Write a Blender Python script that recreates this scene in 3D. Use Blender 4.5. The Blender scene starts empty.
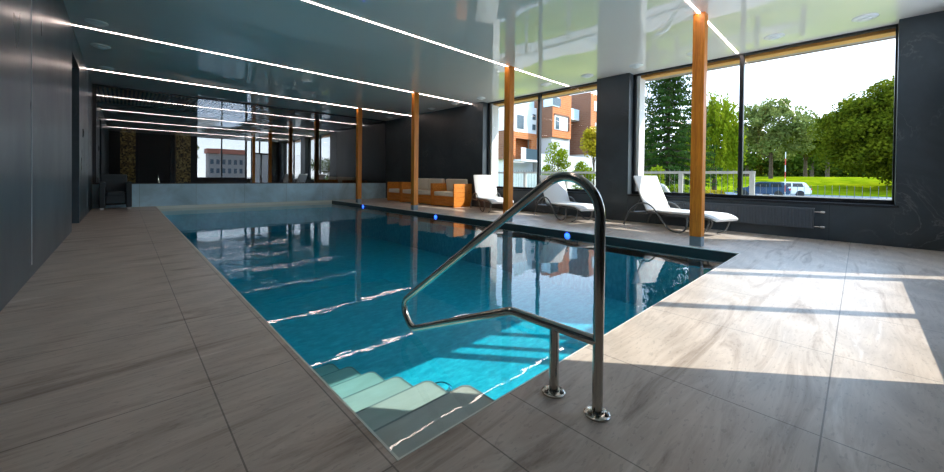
import bpy, bmesh, math, random
import numpy as np
from mathutils import Vector, Matrix
R = math.radians
random.seed(7); rng = np.random.default_rng(7)
scene = bpy.context.scene
COL = scene.collection

# ------------------------------------------------------------------ materials
def newmat(name):
    m = bpy.data.materials.new(name); m.use_nodes = True
    nt = m.node_tree; nt.nodes.clear()
    out = nt.nodes.new('ShaderNodeOutputMaterial')
    return m, nt, out
def N(nt, t, **kw):
    n = nt.nodes.new(t)
    for k, v in kw.items():
        if k in n.inputs: n.inputs[k].default_value = v
        else: setattr(n, k, v)
    return n
def L(nt, a, b): nt.links.new(a, b)
def math_(nt, op, a, b=None, c=None):
    n = nt.nodes.new('ShaderNodeMath'); n.operation = op
    for i, v in enumerate((a, b, c)):
        if v is None: continue
        if isinstance(v, (int, float)): n.inputs[i].default_value = v
        else: nt.links.new(v, n.inputs[i])
    return n.outputs[0]
def mixc(nt, fac, a, b, mode='MIX'):
    n = nt.nodes.new('ShaderNodeMix'); n.data_type = 'RGBA'; n.blend_type = mode
    for s, v in ((0, fac), (6, a), (7, b)):
        if isinstance(v, (int, float)): n.inputs[s].default_value = v
        elif isinstance(v, tuple): n.inputs[s].default_value = v if len(v) == 4 else (*v, 1)
        else: nt.links.new(v, n.inputs[s])
    return n.outputs[2]
def ramp(nt, fac, stops):
    n = nt.nodes.new('ShaderNodeValToRGB'); e = n.color_ramp.elements
    while len(e) < len(stops): e.new(0.5)
    for i, (p, c) in enumerate(stops):
        e[i].position = p; e[i].color = (*c, 1) if len(c) == 3 else c
    nt.links.new(fac, n.inputs[0]); return n.outputs[0]
def coords(nt, scale=(1, 1, 1), rot=(0, 0, 0), kind='Object', loc=(0, 0, 0)):
    tc = nt.nodes.new('ShaderNodeTexCoord'); mp = nt.nodes.new('ShaderNodeMapping')
    mp.inputs['Scale'].default_value = scale; mp.inputs['Rotation'].default_value = rot; mp.inputs['Location'].default_value = loc
    nt.links.new(tc.outputs[kind], mp.inputs[0]); return mp.outputs[0]
def noise(nt, vec, scale=5, detail=4, rough=.55, dist=0.0):
    n = nt.nodes.new('ShaderNodeTexNoise'); n.inputs['Scale'].default_value = scale
    n.inputs['Detail'].default_value = detail; n.inputs['Roughness'].default_value = rough
    n.inputs['Distortion'].default_value = dist
    nt.links.new(vec, n.inputs['Vector']); return n.outputs[0]
def principled(nt, out, **kw):
    p = nt.nodes.new('ShaderNodeBsdfPrincipled')
    for k, v in kw.items():
        k = k.replace('_', ' ')
        if hasattr(v, 'is_linked') or hasattr(v, 'links'): nt.links.new(v, p.inputs[k])
        else: p.inputs[k].default_value = (*v, 1) if isinstance(v, tuple) and len(v) == 3 else v
    nt.links.new(p.outputs[0], out.inputs[0]); return p
def bump(nt, p, h, strength=.3, dist=.01):
    b = nt.nodes.new('ShaderNodeBump'); b.inputs['Strength'].default_value = strength; b.inputs['Distance'].default_value = dist
    nt.links.new(h, b.inputs['Height']); nt.links.new(b.outputs[0], p.inputs['Normal'])

def plain(name, col, rough=.5, metal=0.0, var=.12, scale=8, **kw):
    m, nt, out = newmat(name)
    v = coords(nt); f = noise(nt, v, scale, 3)
    c = mixc(nt, f, tuple(x * (1 - var) for x in col), tuple(min(1, x * (1 + var)) for x in col))
    principled(nt, out, Base_Color=c, Roughness=rough, Metallic=metal, **kw); return m
def emit(name, col, s):
    m, nt, out = newmat(name); e = N(nt, 'ShaderNodeEmission'); e.inputs[0].default_value = (*col, 1); e.inputs[1].default_value = s
    L(nt, e.outputs[0], out.inputs[0]); return m
def wood(name, dark, light, axis=2, rough=.45, sc=1.0):
    m, nt, out = newmat(name)
    s = [9 * sc] * 3; s[axis] = .7 * sc
    v = coords(nt, tuple(s)); f = noise(nt, v, 3, 6, .6, .6)
    v2 = coords(nt, tuple(x * 6 for x in s)); g = noise(nt, v2, 3, 3)
    k = math_(nt, 'ADD', math_(nt, 'MULTIPLY', f, .75), math_(nt, 'MULTIPLY', g, .25))
    c = ramp(nt, k, [(.3, dark), (.5, tuple((a + b) / 2 for a, b in zip(dark, light))), (.68, light)])
    # knots
    vo = nt.nodes.new('ShaderNodeTexVoronoi'); vo.inputs['Scale'].default_value = 1.0
    s3 = [4.5] * 3; s3[axis] = 2.4
    L(nt, coords(nt, tuple(s3)), vo.inputs['Vector'])
    kn = math_(nt, 'LESS_THAN', vo.outputs[0], .085)
    c = mixc(nt, math_(nt, 'MULTIPLY', kn, .75), c, tuple(x * .25 for x in dark))
    p = principled(nt, out, Base_Color=c, Roughness=rough); bump(nt, p, k, .1, .004); return m

def deck_material():
    m, nt, out = newmat('travertine_tile')
    v = coords(nt, (.55, 4.2, 1), (0, 0, R(-7)))
    warp = noise(nt, coords(nt, (1, 1, 1)), 1.1, 3)
    f = noise(nt, v, 1.6, 11, .66, 1.1)
    pits = noise(nt, coords(nt, (14, 40, 1), (0, 0, R(-7))), 1.6, 2, .5)
    c = ramp(nt, f, [(.28, (.26, .205, .16)), (.40, (.46, .385, .32)), (.50, (.60, .525, .45)), (.58, (.52, .445, .375)), (.72, (.72, .65, .575))])
    # curled cloud figure
    w2 = nt.nodes.new('ShaderNodeTexWave'); w2.wave_type = 'BANDS'; w2.inputs['Scale'].default_value = 1.1
    w2.inputs['Distortion'].default_value = 9; w2.inputs['Detail'].default_value = 4; w2.inputs['Detail Scale'].default_value = .8
    L(nt, coords(nt, (.6, 2.2, 1), (0, 0, R(14))), w2.inputs['Vector'])
    c = mixc(nt, .12, c, w2.outputs[0], 'MULTIPLY')
    pit = math_(nt, 'LESS_THAN', pits, .37)
    c = mixc(nt, math_(nt, 'MULTIPLY', pit, .2), c, (.12, .10, .09))
    sx = nt.nodes.new('ShaderNodeSeparateXYZ'); tc = nt.nodes.new('ShaderNodeTexCoord'); L(nt, tc.outputs['Object'], sx.inputs[0])
    X, Y = sx.outputs[0], sx.outputs[1]
    def line(co, at, hw=.0026):
        d = math_(nt, 'ABSOLUTE', math_(nt, 'SUBTRACT', co, at)); return math_(nt, 'LESS_THAN', d, hw)
    def grid(co, off, step, hw=.0026):
        q = math_(nt, 'PINGPONG', math_(nt, 'SUBTRACT', co, off), step / 2); return math_(nt, 'LESS_THAN', q, hw)
    def band(co, a, b): return math_(nt, 'MULTIPLY', math_(nt, 'GREATER_THAN', co, a), math_(nt, 'LESS_THAN', co, b))
    def orr(*a):
        r = a[0]
        for b in a[1:]: r = math_(nt, 'MAXIMUM', r, b)
        return r
    mul = lambda a, b: math_(nt, 'MULTIPLY', a, b)
    left = math_(nt, 'LESS_THAN', X, .598); right = math_(nt, 'GREATER_THAN', X, .598)
    far = math_(nt, 'GREATER_THAN', Y, .96); near = math_(nt, 'LESS_THAN', Y, .96)
    j = orr(mul(left, grid(Y, .955, .87)), mul(left, line(X, .268)), line(X, .598), 
            mul(near, mul(right, orr(line(X, 1.15), grid(X, .885 + .0, .87)))), mul(right, line(Y, .078)), mul(right, line(Y, -.82)),
            mul(mul(right, far), orr(grid(Y, .96, .87), line(X, 6.55))))
    c = mixc(nt, mul(j, .62), c, (.06, .055, .05))
    rg = ramp(nt, f, [(.3, (.42,) * 3), (.7, (.28,) * 3)])
    p = principled(nt, out, Base_Color=c, Roughness=rg); p.inputs['Specular IOR Level'].default_value = .30
    h = math_(nt, 'SUBTRACT', math_(nt, 'MULTIPLY', f, .15), math_(nt, 'MAXIMUM', j, math_(nt, 'MULTIPLY', pit, .25)))
    bump(nt, p, h, .35, .004)
    return m

def slate(name, base, vein, rough, vein_amt=.5, jointY=None, scale=1.0):
    m, nt, out = newmat(name)
    v = coords(nt)
    cl = noise(nt, v, 1.2 * scale, 6, .6, .5)
    c = ramp(nt, cl, [(.3, tuple(x * .7 for x in base)), (.7, tuple(x * 1.35 for x in base))])
    w = noise(nt, v, 1.5 * scale, 5, .6, 1.2)
    ve = math_(nt, 'ABSOLUTE', math_(nt, 'SUBTRACT', w, .5))
    ve = ramp(nt, ve, [(0, (1, 1, 1)), (.009, (.25,) * 3), (.02, (0, 0, 0))])
    gate = ramp(nt, noise(nt, coords(nt, loc=(5, 3, 1)), .9 * scale, 2), [(.5, (0, 0, 0)), (.66, (1, 1, 1))])
    c = mixc(nt, math_(nt, 'MULTIPLY', math_(nt, 'MULTIPLY', ve, gate), vein_amt), c, vein)
    if jointY:
        sx = nt.nodes.new('ShaderNodeSeparateXYZ'); tc = nt.nodes.new('ShaderNodeTexCoord'); L(nt, tc.outputs['Object'], sx.inputs[0])
        q = math_(nt, 'PINGPONG', math_(nt, 'SUBTRACT', sx.outputs[jointY[0]], jointY[1]), jointY[2] / 2)
        c = mixc(nt, math_(nt, 'MULTIPLY', math_(nt, 'LESS_THAN', q, .003), .8), c, tuple(x * .3 for x in base))
    rr = ramp(nt, noise(nt, coords(nt, (1, 1, .6)), 1.5, 3), [(.3, (rough * .9,) * 3), (.7, (rough * 1.15,) * 3)])
    principled(nt, out, Base_Color=c, Roughness=rr); return m

def glass_mat(name, tint, f0=.05, rough=0.0, gtint=(1, 1, 1), power=5):
    m, nt, out = newmat(name)
    t = N(nt, 'ShaderNodeBsdfTransparent'); t.inputs[0].default_value = (*tint, 1)
    g = N(nt, 'ShaderNodeBsdfGlossy'); g.inputs['Roughness'].default_value = rough; g.inputs[0].default_value = (*gtint, 1)
    lw = N(nt, 'ShaderNodeLayerWeight'); lw.inputs[0].default_value = .5
    fac = math_(nt, 'ADD', math_(nt, 'MULTIPLY', math_(nt, 'POWER', lw.outputs['Facing'], power), 1 - f0), f0)
    mx = N(nt, 'ShaderNodeMixShader'); L(nt, fac, mx.inputs[0]); L(nt, t.outputs[0], mx.inputs[1]); L(nt, g.outputs[0], mx.inputs[2])
    L(nt, mx.outputs[0], out.inputs[0]); return m

def water_mat():
    m, nt, out = newmat('pool_water')
    t = N(nt, 'ShaderNodeBsdfTransparent'); t.inputs[0].default_value = (1, 1, 1, 1)
    g = N(nt, 'ShaderNodeBsdfGlossy'); g.inputs['Roughness'].default_value = 0.0
    fr = N(nt, 'ShaderNodeFresnel'); fr.inputs[0].default_value = 1.33
    v = coords(nt, (1.0, 1.6, 1), (0, 0, R(20)))
    h1 = noise(nt, v, 1.3, 2, .5); h2 = noise(nt, v, 7, 2, .5)
    h = math_(nt, 'ADD', math_(nt, 'MULTIPLY', h1, .8), math_(nt, 'MULTIPLY', h2, .10))
    b = N(nt, 'ShaderNodeBump'); b.inputs['Strength'].default_value = .03; b.inputs['Distance'].default_value = .10
    L(nt, h, b.inputs['Height']); L(nt, b.outputs[0], g.inputs['Normal']); L(nt, b.outputs[0], fr.inputs['Normal'])
    geo = N(nt, 'ShaderNodeNewGeometry')
    fac = math_(nt, 'MULTIPLY', math_(nt, 'MULTIPLY', fr.outputs[0], 1.05), math_(nt, 'SUBTRACT', 1, geo.outputs['Backfacing']))
    mx = N(nt, 'ShaderNodeMixShader'); L(nt, fac, mx.inputs[0]); L(nt, t.outputs[0], mx.inputs[1]); L(nt, g.outputs[0], mx.inputs[2])
    L(nt, mx.outputs[0], out.inputs[0])
    va = N(nt, 'ShaderNodeVolumeAbsorption'); va.inputs['Color'].default_value = (.0, .82, .88, 1); va.inputs['Density'].default_value = .62
    L(nt, va.outputs[0], out.inputs['Volume']); return m

def ceiling_mat():
    m, nt, out = newmat('stretch_ceiling')
    v = coords(nt)
    f = noise(nt, v, .35, 2)
    c = mixc(nt, f, (.93, .885, .85), (.95, .91, .875))
    sx = nt.nodes.new('ShaderNodeSeparateXYZ'); tc = nt.nodes.new('ShaderNodeTexCoord'); L(nt, tc.outputs['Object'], sx.inputs[0])
    p = principled(nt, out, Base_Color=c, Roughness=.5, IOR=1.4, Coat_Weight=1.0, Coat_Roughness=.012, Coat_IOR=1.45)
    b = nt.nodes.new('ShaderNodeBump'); b.inputs['Strength'].default_value = .05; b.inputs['Distance'].default_value = .25
    L(nt, noise(nt, v, .55, 2), b.inputs['Height']); L(nt, b.outputs[0], p.inputs['Coat Normal']); return m

def leaf_mat(name, a, b, scale=1.3):
    m, nt, out = newmat(name)
    f = noise(nt, coords(nt), scale, 5, .7); c = ramp(nt, f, [(.3, a), (.7, b)])
    d = N(nt, 'ShaderNodeBsdfDiffuse'); t = N(nt, 'ShaderNodeBsdfTranslucent'); L(nt, c, d.inputs[0]); L(nt, c, t.inputs[0])
    mx = N(nt, 'ShaderNodeMixShader'); mx.inputs[0].default_value = .35; L(nt, d.outputs[0], mx.inputs[1]); L(nt, t.outputs[0], mx.inputs[2])
    L(nt, mx.outputs[0], out.inputs[0]); return m
def ground_mat(name, stops, scale, rough=.9, stretch=(1, 1, 1)):
    m, nt, out = newmat(name)
    f = noise(nt, coords(nt, stretch), scale, 7, .65); c = ramp(nt, f, stops)
    p = principled(nt, out, Base_Color=c, Roughness=rough); p.inputs['Specular IOR Level'].default_value = 0.0 if rough > .8 else .5; return m
def brick_mat(name, a, b, mortar, vert_axis_x=True):
    m, nt, out = newmat(name)
    geo = nt.nodes.new('ShaderNodeNewGeometry'); sn = nt.nodes.new('ShaderNodeSeparateXYZ'); L(nt, geo.outputs['Normal'], sn.inputs[0])
    tc = nt.nodes.new('ShaderNodeTexCoord'); sp = nt.nodes.new('ShaderNodeSeparateXYZ'); L(nt, tc.outputs['Object'], sp.inputs[0])
    isx = math_(nt, 'GREATER_THAN', math_(nt, 'ABSOLUTE', sn.outputs[0]), .5)
    u = math_(nt, 'ADD', math_(nt, 'MULTIPLY', sp.outputs[1], isx), math_(nt, 'MULTIPLY', sp.outputs[0], math_(nt, 'SUBTRACT', 1, isx)))
    cb = nt.nodes.new('ShaderNodeCombineXYZ'); L(nt, u, cb.inputs[0]); L(nt, sp.outputs[2], cb.inputs[1])
    br = nt.nodes.new('ShaderNodeTexBrick'); L(nt, cb.outputs[0], br.inputs['Vector'])
    br.inputs['Color1'].default_value = (*a, 1); br.inputs['Color2'].default_value = (*b, 1); br.inputs['Mortar'].default_value = (*mortar, 1)
    br.inputs['Scale'].default_value = 1.0; br.inputs['Brick Width'].default_value = .9; br.inputs['Row Height'].default_value = .3; br.inputs['Mortar Size'].default_value = .04
    c = mixc(nt, .5, br.outputs[0], mixc(nt, noise(nt, coords(nt), .9, 4), a, b))
    principled(nt, out, Base_Color=c, Roughness=.85); return m
def mosaic_mat():
    m, nt, out = newmat('gold_mosaic')
    vo = nt.nodes.new('ShaderNodeTexVoronoi'); vo.inputs['Scale'].default_value = 28; L(nt, coords(nt), vo.inputs['Vector'])
    c = ramp(nt, vo.outputs['Color'], [(.2, (.05, .035, .01)), (.55, (.38, .25, .06)), (.9, (.75, .55, .18))])
    principled(nt, out, Base_Color=c, Roughness=.3, Metallic=.4); return m

M = {}
M['deck'] = deck_material()
M['slate'] = slate('dark_slate_tile', (.042, .055, .065), (.20, .21, .22), .34, .55, (1, .3, 1.2))
M['slate_left'] = slate('blue_slate_panel', (.046, .066, .082), (.20, .26, .30), .30, .35, None)
M['slate_low'] = slate('blue_slate_tile', (.42, .62, .72), (.62, .75, .80), .3, .5, (0, .3, 1.2))
M['ceiling'] = ceiling_mat()
M['water'] = water_mat()
M['pool_tile'] = ground_mat('pool_tile', [(.3, (.03, .39, .52)), (.5, (.06, .53, .66)), (.7, (.13, .70, .80))], 9, .5, (1, 2.2, 1))
M['step_tile'] = ground_mat('step_travertine', [(.3, (.44, .41, .36)), (.7, (.56, .53, .48))], 3, .5, (1, 3, 1))
M['nosing'] = plain('grey_step_nosing', (.24, .25, .24), .5)
M['coping_dark'] = plain('dark_coping_stone', (.045, .055, .055), .35, 0, .25, 3)
M['beige_edge'] = plain('beige_stone_edge', (.78, .78, .70), .4, 0, .1, 3)
M['black_frame'] = plain('black_aluminium', (.010, .013, .017), .35)
M['white_reveal'] = plain('white_reveal_paint', (.78, .78, .76), .6, 0, .03)
M['dark_room'] = plain('dark_room_paint', (.02, .018, .016), .6)
M['glass'] = glass_mat('window_glass', (.97, .985, .975), .02)
M['mirror_glass'] = glass_mat('smoked_mirror_glass', (.62, .62, .62), .27, 0, (.92, .96, 1.0), 3)
M['column_wood'] = wood('pine_glulam', (.46, .115, .007), (.82, .29, .022), 2)
M['beam_wood'] = wood('outdoor_beam_wood', (.50, .19, .03), (.80, .38, .09), 1)
M['sofa_wood'] = wood('orange_cedar', (.50, .14, .012), (.80, .31, .04), 1, .5, .8)
M['slat_wood'] = wood('slatted_walnut', (.5, .30, .15), (.75, .5, .28), 0)
M['shoe'] = plain('galvanised_shoe', (.22, .28, .31), .45, .4)
M['steel'] = plain('polished_steel', (.50, .48, .44), .17, 1.0, .04)
M['bolt'] = plain('steel_bolt', (.35, .34, .33), .25, 1.0)
M['cushion'] = plain('cream_cushion', (.82, .76, .64), .85, 0, .08, 20)
M['white_sling'] = plain('white_sling', (.80, .80, .78), .6, 0, .04, 30)
M['grey_tube'] = plain('grey_lounger_tube', (.14, .15, .155), .3, .6)
M['rattan'] = plain('dark_rattan', (.018, .030, .038), .55, 0, .5, 60)
M['white_foot'] = plain('white_foot', (.8, .8, .8), .4)
M['radiator'] = plain('grey_radiator', (.075, .09, .105), .4, 0, .06)
M['valve'] = plain('nickel_valve', (.7, .68, .64), .25, .9)
M['led'] = emit('led_strip_glow', (1.0, .80, .72), 8.0)
M['led_wall'] = plain('aluminium_profile', (.55, .62, .66), .35, .3)
M['disc'] = plain('white_disc_plastic', (.90, .92, .92), .35, 0, .02)
M['disc_dark'] = plain('valve_shadow_gap', (.05, .05, .05), .5)
M['blue_light'] = emit('blue_pool_lamp', (.012, .06, 1.0), 3.2)
M['chrome_ring'] = plain('chrome_ring', (.6, .62, .65), .2, 1.0)
M['switch'] = plain('black_switch', (.01, .01, .012), .3)
M['mosaic'] = mosaic_mat()
M['grass'] = ground_mat('lawn_grass', [(.3, (.09, .145, .003)), (.5, (.17, .225, .005)), (.72, (.30, .31, .010))], .6)
M['asphalt'] = ground_mat('asphalt', [(.3, (.20, .21, .22)), (.7, (.32, .32, .33))], 1.5)
M['path'] = ground_mat('gravel_path', [(.3, (.38, .33, .26)), (.7, (.52, .47, .40))], 2)
M['concrete'] = ground_mat('pale_concrete', [(.3, (.50, .50, .48)), (.7, (.66, .65, .62))], 1)
M['bounce_paving'] = ground_mat('pale_bounce_paving', [(.3, (.78, .76, .72)), (.7, (.88, .86, .82))], 1.2)  # kept very pale so the added slabs throw sunlight up indoors
M['rail_paint'] = plain('pale_rail_paint', (.40, .385, .34), .45)
M['picket'] = plain('light_picket', (.12, .13, .125), .5)
M['dark_wood'] = plain('dark_timber', (.05, .04, .035), .6)
M['bench_wood'] = plain('grey_board', (.36, .30, .24), .7)
M['bark'] = ground_mat('bark', [(.3, (.05, .038, .028)), (.7, (.13, .10, .075))], 6)
M['leaf_dark'] = leaf_mat('leaf_dark', (.03, .060, .005), (.17, .19, .012), .8)
M['leaf_mid'] = leaf_mat('leaf_mid', (.08, .12, .025), (.26, .30, .09), .6)
M['leaf_lime'] = leaf_mat('leaf_lime', (.10, .17, .006), (.28, .33, .018), 1.0)
M['leaf_yellow'] = leaf_mat('leaf_yellow', (.26, .23, .012), (.48, .36, .03), 1.0)
M['leaf_spruce'] = leaf_mat('leaf_spruce', (.016, .045, .010), (.055, .11, .022), 1.2)
M['leaf_back'] = leaf_mat('leaf_back', (.04, .085, .010), (.12, .17, .02), .4)
M['brick'] = brick_mat('orange_brick', (.34, .085, .018), (.54, .17, .04), (.40, .25, .15))
M['brick_shade_brown'] = brick_mat('shade_brown_brick', (.13, .05, .025), (.22, .09, .045), (.2, .14, .1))  # darker brick: shade of the faces turned from the sun, put into the colour
M['render_white'] = plain('white_render', (.60, .61, .62), .8, 0, .04, .5)
M['render_blue'] = plain('pale_blue_panel', (.52, .66, .74), .4, 0, .06, .5)
M['render_grey'] = plain('grey_render', (.42, .42, .42), .8, 0, .06, .6)
M['win_dark'] = plain('dark_window_glass', (.05, .08, .10), .1)
M['balcony_glass'] = plain('teal_balcony_glass', (.25, .42, .45), .15)
M['roof_red'] = plain('red_roof_tile', (.38, .13, .08), .8)
M['facade_far'] = plain('far_brown_facade', (.30, .26, .23), .8)
M['car_white'] = plain('white_car_paint', (.72, .75, .78), .2, 0, .02)
M['car_blue'] = plain('dark_blue_car_paint', (.03, .06, .13), .18, 0, .05)
M['car_glass'] = plain('car_window', (.02, .03, .04), .08)
M['tyre'] = plain('tyre_rubber', (.015, .015, .016), .7)
M['red_lamp'] = plain('red_lamp_lens', (.55, .02, .02), .25)
M['red_paint'] = plain('red_paint', (.5, .05, .04), .5)
M['frosted'] = leaf_mat('white_frosted_panel', (.72, .74, .76), (.78, .80, .82), 1.0)

# ------------------------------------------------------------------ geometry helpers
class MB:
    def __init__(s): s.bm = bmesh.new()
    def box(s, x0, x1, y0, y1, z0, z1, bev=0, seg=2, mat=None):
        ps = [(x, y, z) for x in (x0, x1) for y in (y0, y1) for z in (z0, z1)]
        vs = [s.bm.verts.new(p) for p in ps]
        fs = [s.bm.faces.new([vs[i] for i in f]) for f in ((0, 1, 3, 2), (4, 6, 7, 5), (0, 4, 5, 1), (2, 3, 7, 6), (0, 2, 6, 4), (1, 5, 7, 3))]
        if bev:
            es = list({e for f in fs for e in f.edges})
            r = bmesh.ops.bevel(s.bm, geom=es, offset=bev, segments=seg, affect='EDGES', profile=.5)
            vs = list({v for v in vs if v.is_valid} | set(r['verts']))
        if mat is not None: bmesh.ops.transform(s.bm, matrix=mat, verts=vs)
        return s
    def obox(s, c, dx, dy, dz, half, bev=0):
        m = Matrix((dx.to_4d(), dy.to_4d(), dz.to_4d(), (0, 0, 0, 1))).transposed()
        m.translation = c; m[3][3] = 1
        for i in range(3): m[3][i] = 0
        return s.box(-half[0], half[0], -half[1], half[1], -half[2], half[2], bev, 2, m)
    def prism(s, poly, axis, a, b):
        # poly: list of 2D points; axis 0/1/2 = extrusion axis
        def P(u, v, w): return {0: (w, u, v), 1: (u, w, v), 2: (u, v, w)}[axis]
        A = [s.bm.verts.new(P(u, v, a)) for u, v in poly]; B = [s.bm.verts.new(P(u, v, b)) for u, v in poly]
        n = len(poly)
        s.bm.faces.new(A); s.bm.faces.new(B[::-1])
        for i in range(n): s.bm.faces.new([A[i], B[i], B[(i + 1) % n], A[(i + 1) % n]])
        return s
    def tube(s, pts, r, seg=12, caps=True, closed=False):
        P = [Vector(p) for p in pts]; n = len(P); rs = r if isinstance(r, (list, tuple)) else [r] * n
        rings = []; up = None
        for i in range(n):
            a = P[(i - 1) % n] if (i > 0 or closed) else P[i]; b = P[(i + 1) % n] if (i < n - 1 or closed) else P[i]
            t = (b - a).normalized()
            if up is None:
                up = Vector((0, 0, 1)) if abs(t.z) < .9 else Vector((1, 0, 0))
            up = (up - t * up.dot(t)).normalized(); sd = t.cross(up)
            rings.append([s.bm.verts.new(P[i] + (up * math.cos(2 * math.pi * k / seg) + sd * math.sin(2 * math.pi * k / seg)) * rs[i]) for k in range(seg)])
        m = n if closed else n - 1
        for i in range(m):
            for k in range(seg): s.bm.faces.new([rings[i][k], rings[(i + 1) % n][k], rings[(i + 1) % n][(k + 1) % seg], rings[i][(k + 1) % seg]])
        if caps and not closed: s.bm.faces.new(rings[0][::-1]); s.bm.faces.new(rings[-1])
        return s
    def lathe(s, prof, c, seg=32, axis=2):
        rings = []
        def P(r, a, h):
            q = (r * math.cos(a), r * math.sin(a), h)
            if axis == 0: q = (h, r * math.cos(a), r * math.sin(a))
            if axis == 1: q = (r * math.cos(a), h, r * math.sin(a))
            return Vector(q) + Vector(c)
        for r, h in prof: rings.append([s.bm.verts.new(P(max(r, 1e-4), 2 * math.pi * k / seg, h)) for k in range(seg)])
        for i in range(len(prof) - 1):
            for k in range(seg): s.bm.faces.new([rings[i][k], rings[i][(k + 1) % seg], rings[i + 1][(k + 1) % seg], rings[i + 1][k]])
        s.bm.faces.new(rings[0][::-1]); s.bm.faces.new(rings[-1]); return s
    def pane(s, pts, th, nrm):
        A = [s.bm.verts.new(Vector(p)) for p in pts]; s.bm.faces.new(A); return s
    def build(s, name, mat, parent=None, smooth=False, loc=None):
        bmesh.ops.recalc_face_normals(s.bm, faces=s.bm.faces)
        me = bpy.data.meshes.new(name); s.bm.to_mesh(me); s.bm.free()
        if smooth:
            me.polygons.foreach_set('use_smooth', [True] * len(me.polygons))
            try: me.set_sharp_from_angle(angle=R(42))
            except Exception: pass
        me.materials.append(mat); o = bpy.data.objects.new(name, me); COL.objects.link(o)
        if parent: o.parent = parent
        if loc: o.location = loc
        return o
def fillet(pts, rad, n=8):
    out = [Vector(pts[0])]
    rads = rad if isinstance(rad, (list, tuple)) else [rad] * (len(pts) - 2)
    for i in range(1, len(pts) - 1):
        p, a, b = Vector(pts[i]), Vector(pts[i - 1]), Vector(pts[i + 1])
        u, v = (a - p), (b - p); lu, lv = u.length, v.length; u.normalize(); v.normalize()
        ang = u.angle(v); d = min(rads[i - 1] / math.tan(ang / 2), lu * .48, lv * .48); r = d * math.tan(ang / 2)
        c = p + (u + v).normalized() * (r / math.sin(ang / 2)); s0 = p + u * d - c; s1 = p + v * d - c
        tot = s0.angle(s1); ax = s0.cross(s1).normalized()
        for k in range(n + 1): out.append(c + Matrix.Rotation(tot * k / n, 3, ax) @ s0)
    out.append(Vector(pts[-1])); return out
def spline(pts, n=8):
    P = [Vector(p) for p in pts]; P = [P[0] * 2 - P[1]] + P + [P[-1] * 2 - P[-2]]; out = []
    for i in range(1, len(P) - 2):
        for k in range(n):
            t = k / n; a, b, c, d = P[i - 1:i + 3]
            out.append(.5 * ((2 * b) + (c - a) * t + (2 * a - 5 * b + 4 * c - d) * t * t + (3 * b - a - 3 * c + d) * t ** 3))
    out.append(P[-2]); return out
def empty(name, loc=(0, 0, 0), rz=0):
    o = bpy.data.objects.new(name, None); COL.objects.link(o); o.location = loc; o.rotation_euler = (0, 0, rz); o.empty_display_size = .1; return o
def tag(o, label=None, cat=None, group=None, kind=None):
    for k, v in (('label', label), ('category', cat), ('group', group), ('kind', kind)):
        if v: o[k] = v
    return o
def struct(o): o['kind'] = 'structure'; return o
def kids(o): return [c for c in bpy.data.objects if c.parent == o]
def copy_tree(o, parent=None):
    ch = kids(o); c = o.copy(); COL.objects.link(c)
    if parent: c.parent = parent
    for k in ch: copy_tree(k, c)
    return c

# ------------------------------------------------------------------ dimensions
XL, XR, H = -.565, 7.609, 3.059          # side walls, ceiling
YB, YF = 12.85, -.9                      # far glazed end, glazed end behind the photographer
PX0, PX1, PY0, PY1 = .62, 5.426, .962, 12.82   # pool opening
WZ, FZ = -.075, -.95                     # water level, pool floor
XG = 7.80                                # window frame plane
SILL, HEAD = .60, 3.03

# ---------------------------------------------------------------- the room shell
b = MB()
b.box(XL - .5, PX0, YF - .3, YB + .05, -.25, 0); b.box(PX0, PX1, YF - .3, PY0, -.25, 0); b.box(PX1, XR + .5, YF - .3, YB + .05, -.25, 0); b.box(PX0, PX1, PY1, YB + .05, -.25, 0)
struct(b.build('floor', M['deck']))
b = MB(); b.box(XL - .5, XG + .02, YF - .08, YB + .06, H, H + .25)
struct(b.build('ceiling', M['ceiling']))
b = MB(); b.box(XL - .9, XR + .45, YF - .3, 18.6, H + .26, H + .55)
struct(b.build('roof_slab', M['render_grey']))

# left wall with the door niche
b = MB(); T = XL - .4
b.box(T, XL, YF - .1, 8.0, 0, H); b.box(T, XL, 9.25, YB + .06, 0, H); b.box(T, XL, 8.0, 9.25, 2.68, H); b.box(T, XL - .32, 8.0, 9.25, 0, 2.68)
struct(b.build('wall_left', M['slate_left']))
# niche door leaf, standing at the back of the niche
d = MB(); d.box(XL - .32, XL - .28, 8.08, 9.17, .01, 2.6, .004); do = struct(d.build('door_1', M['black_frame']))
MB().tube(fillet([(XL - .28, 8.18, 1.02), (XL - .23, 8.18, 1.02), (XL - .23, 8.32, 1.02)], .02), .009, 8).build('door_handle', M['steel'], do, True)

# right wall: sill wall, pilasters, solid far part
b = MB()
b.box(XR, XR + .35, -.33, YB + .06, 0, SILL - .04)      # sill wall
struct(b.build('wall_right', M['slate']))
for nm, (y0, y1) in {'wall_right_near': (YF - .1, -.33), 'wall_right_pillar': (3.27, 3.98), 'wall_right_far': (7.48, YB + .06)}.items():
    q = MB(); q.box(XR - .006, XR + .34, y0, y1, 0, H); struct(q.build(nm, M['slate']))
# white outer reveals
for i, y in enumerate((3.16, 7.36)):
    q = MB(); q.box(XG + .06, XG + .34, y, y + .1, SILL - .1, HEAD + .1); struct(q.build('trim_%d' % (i + 1), M['white_reveal']))

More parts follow.
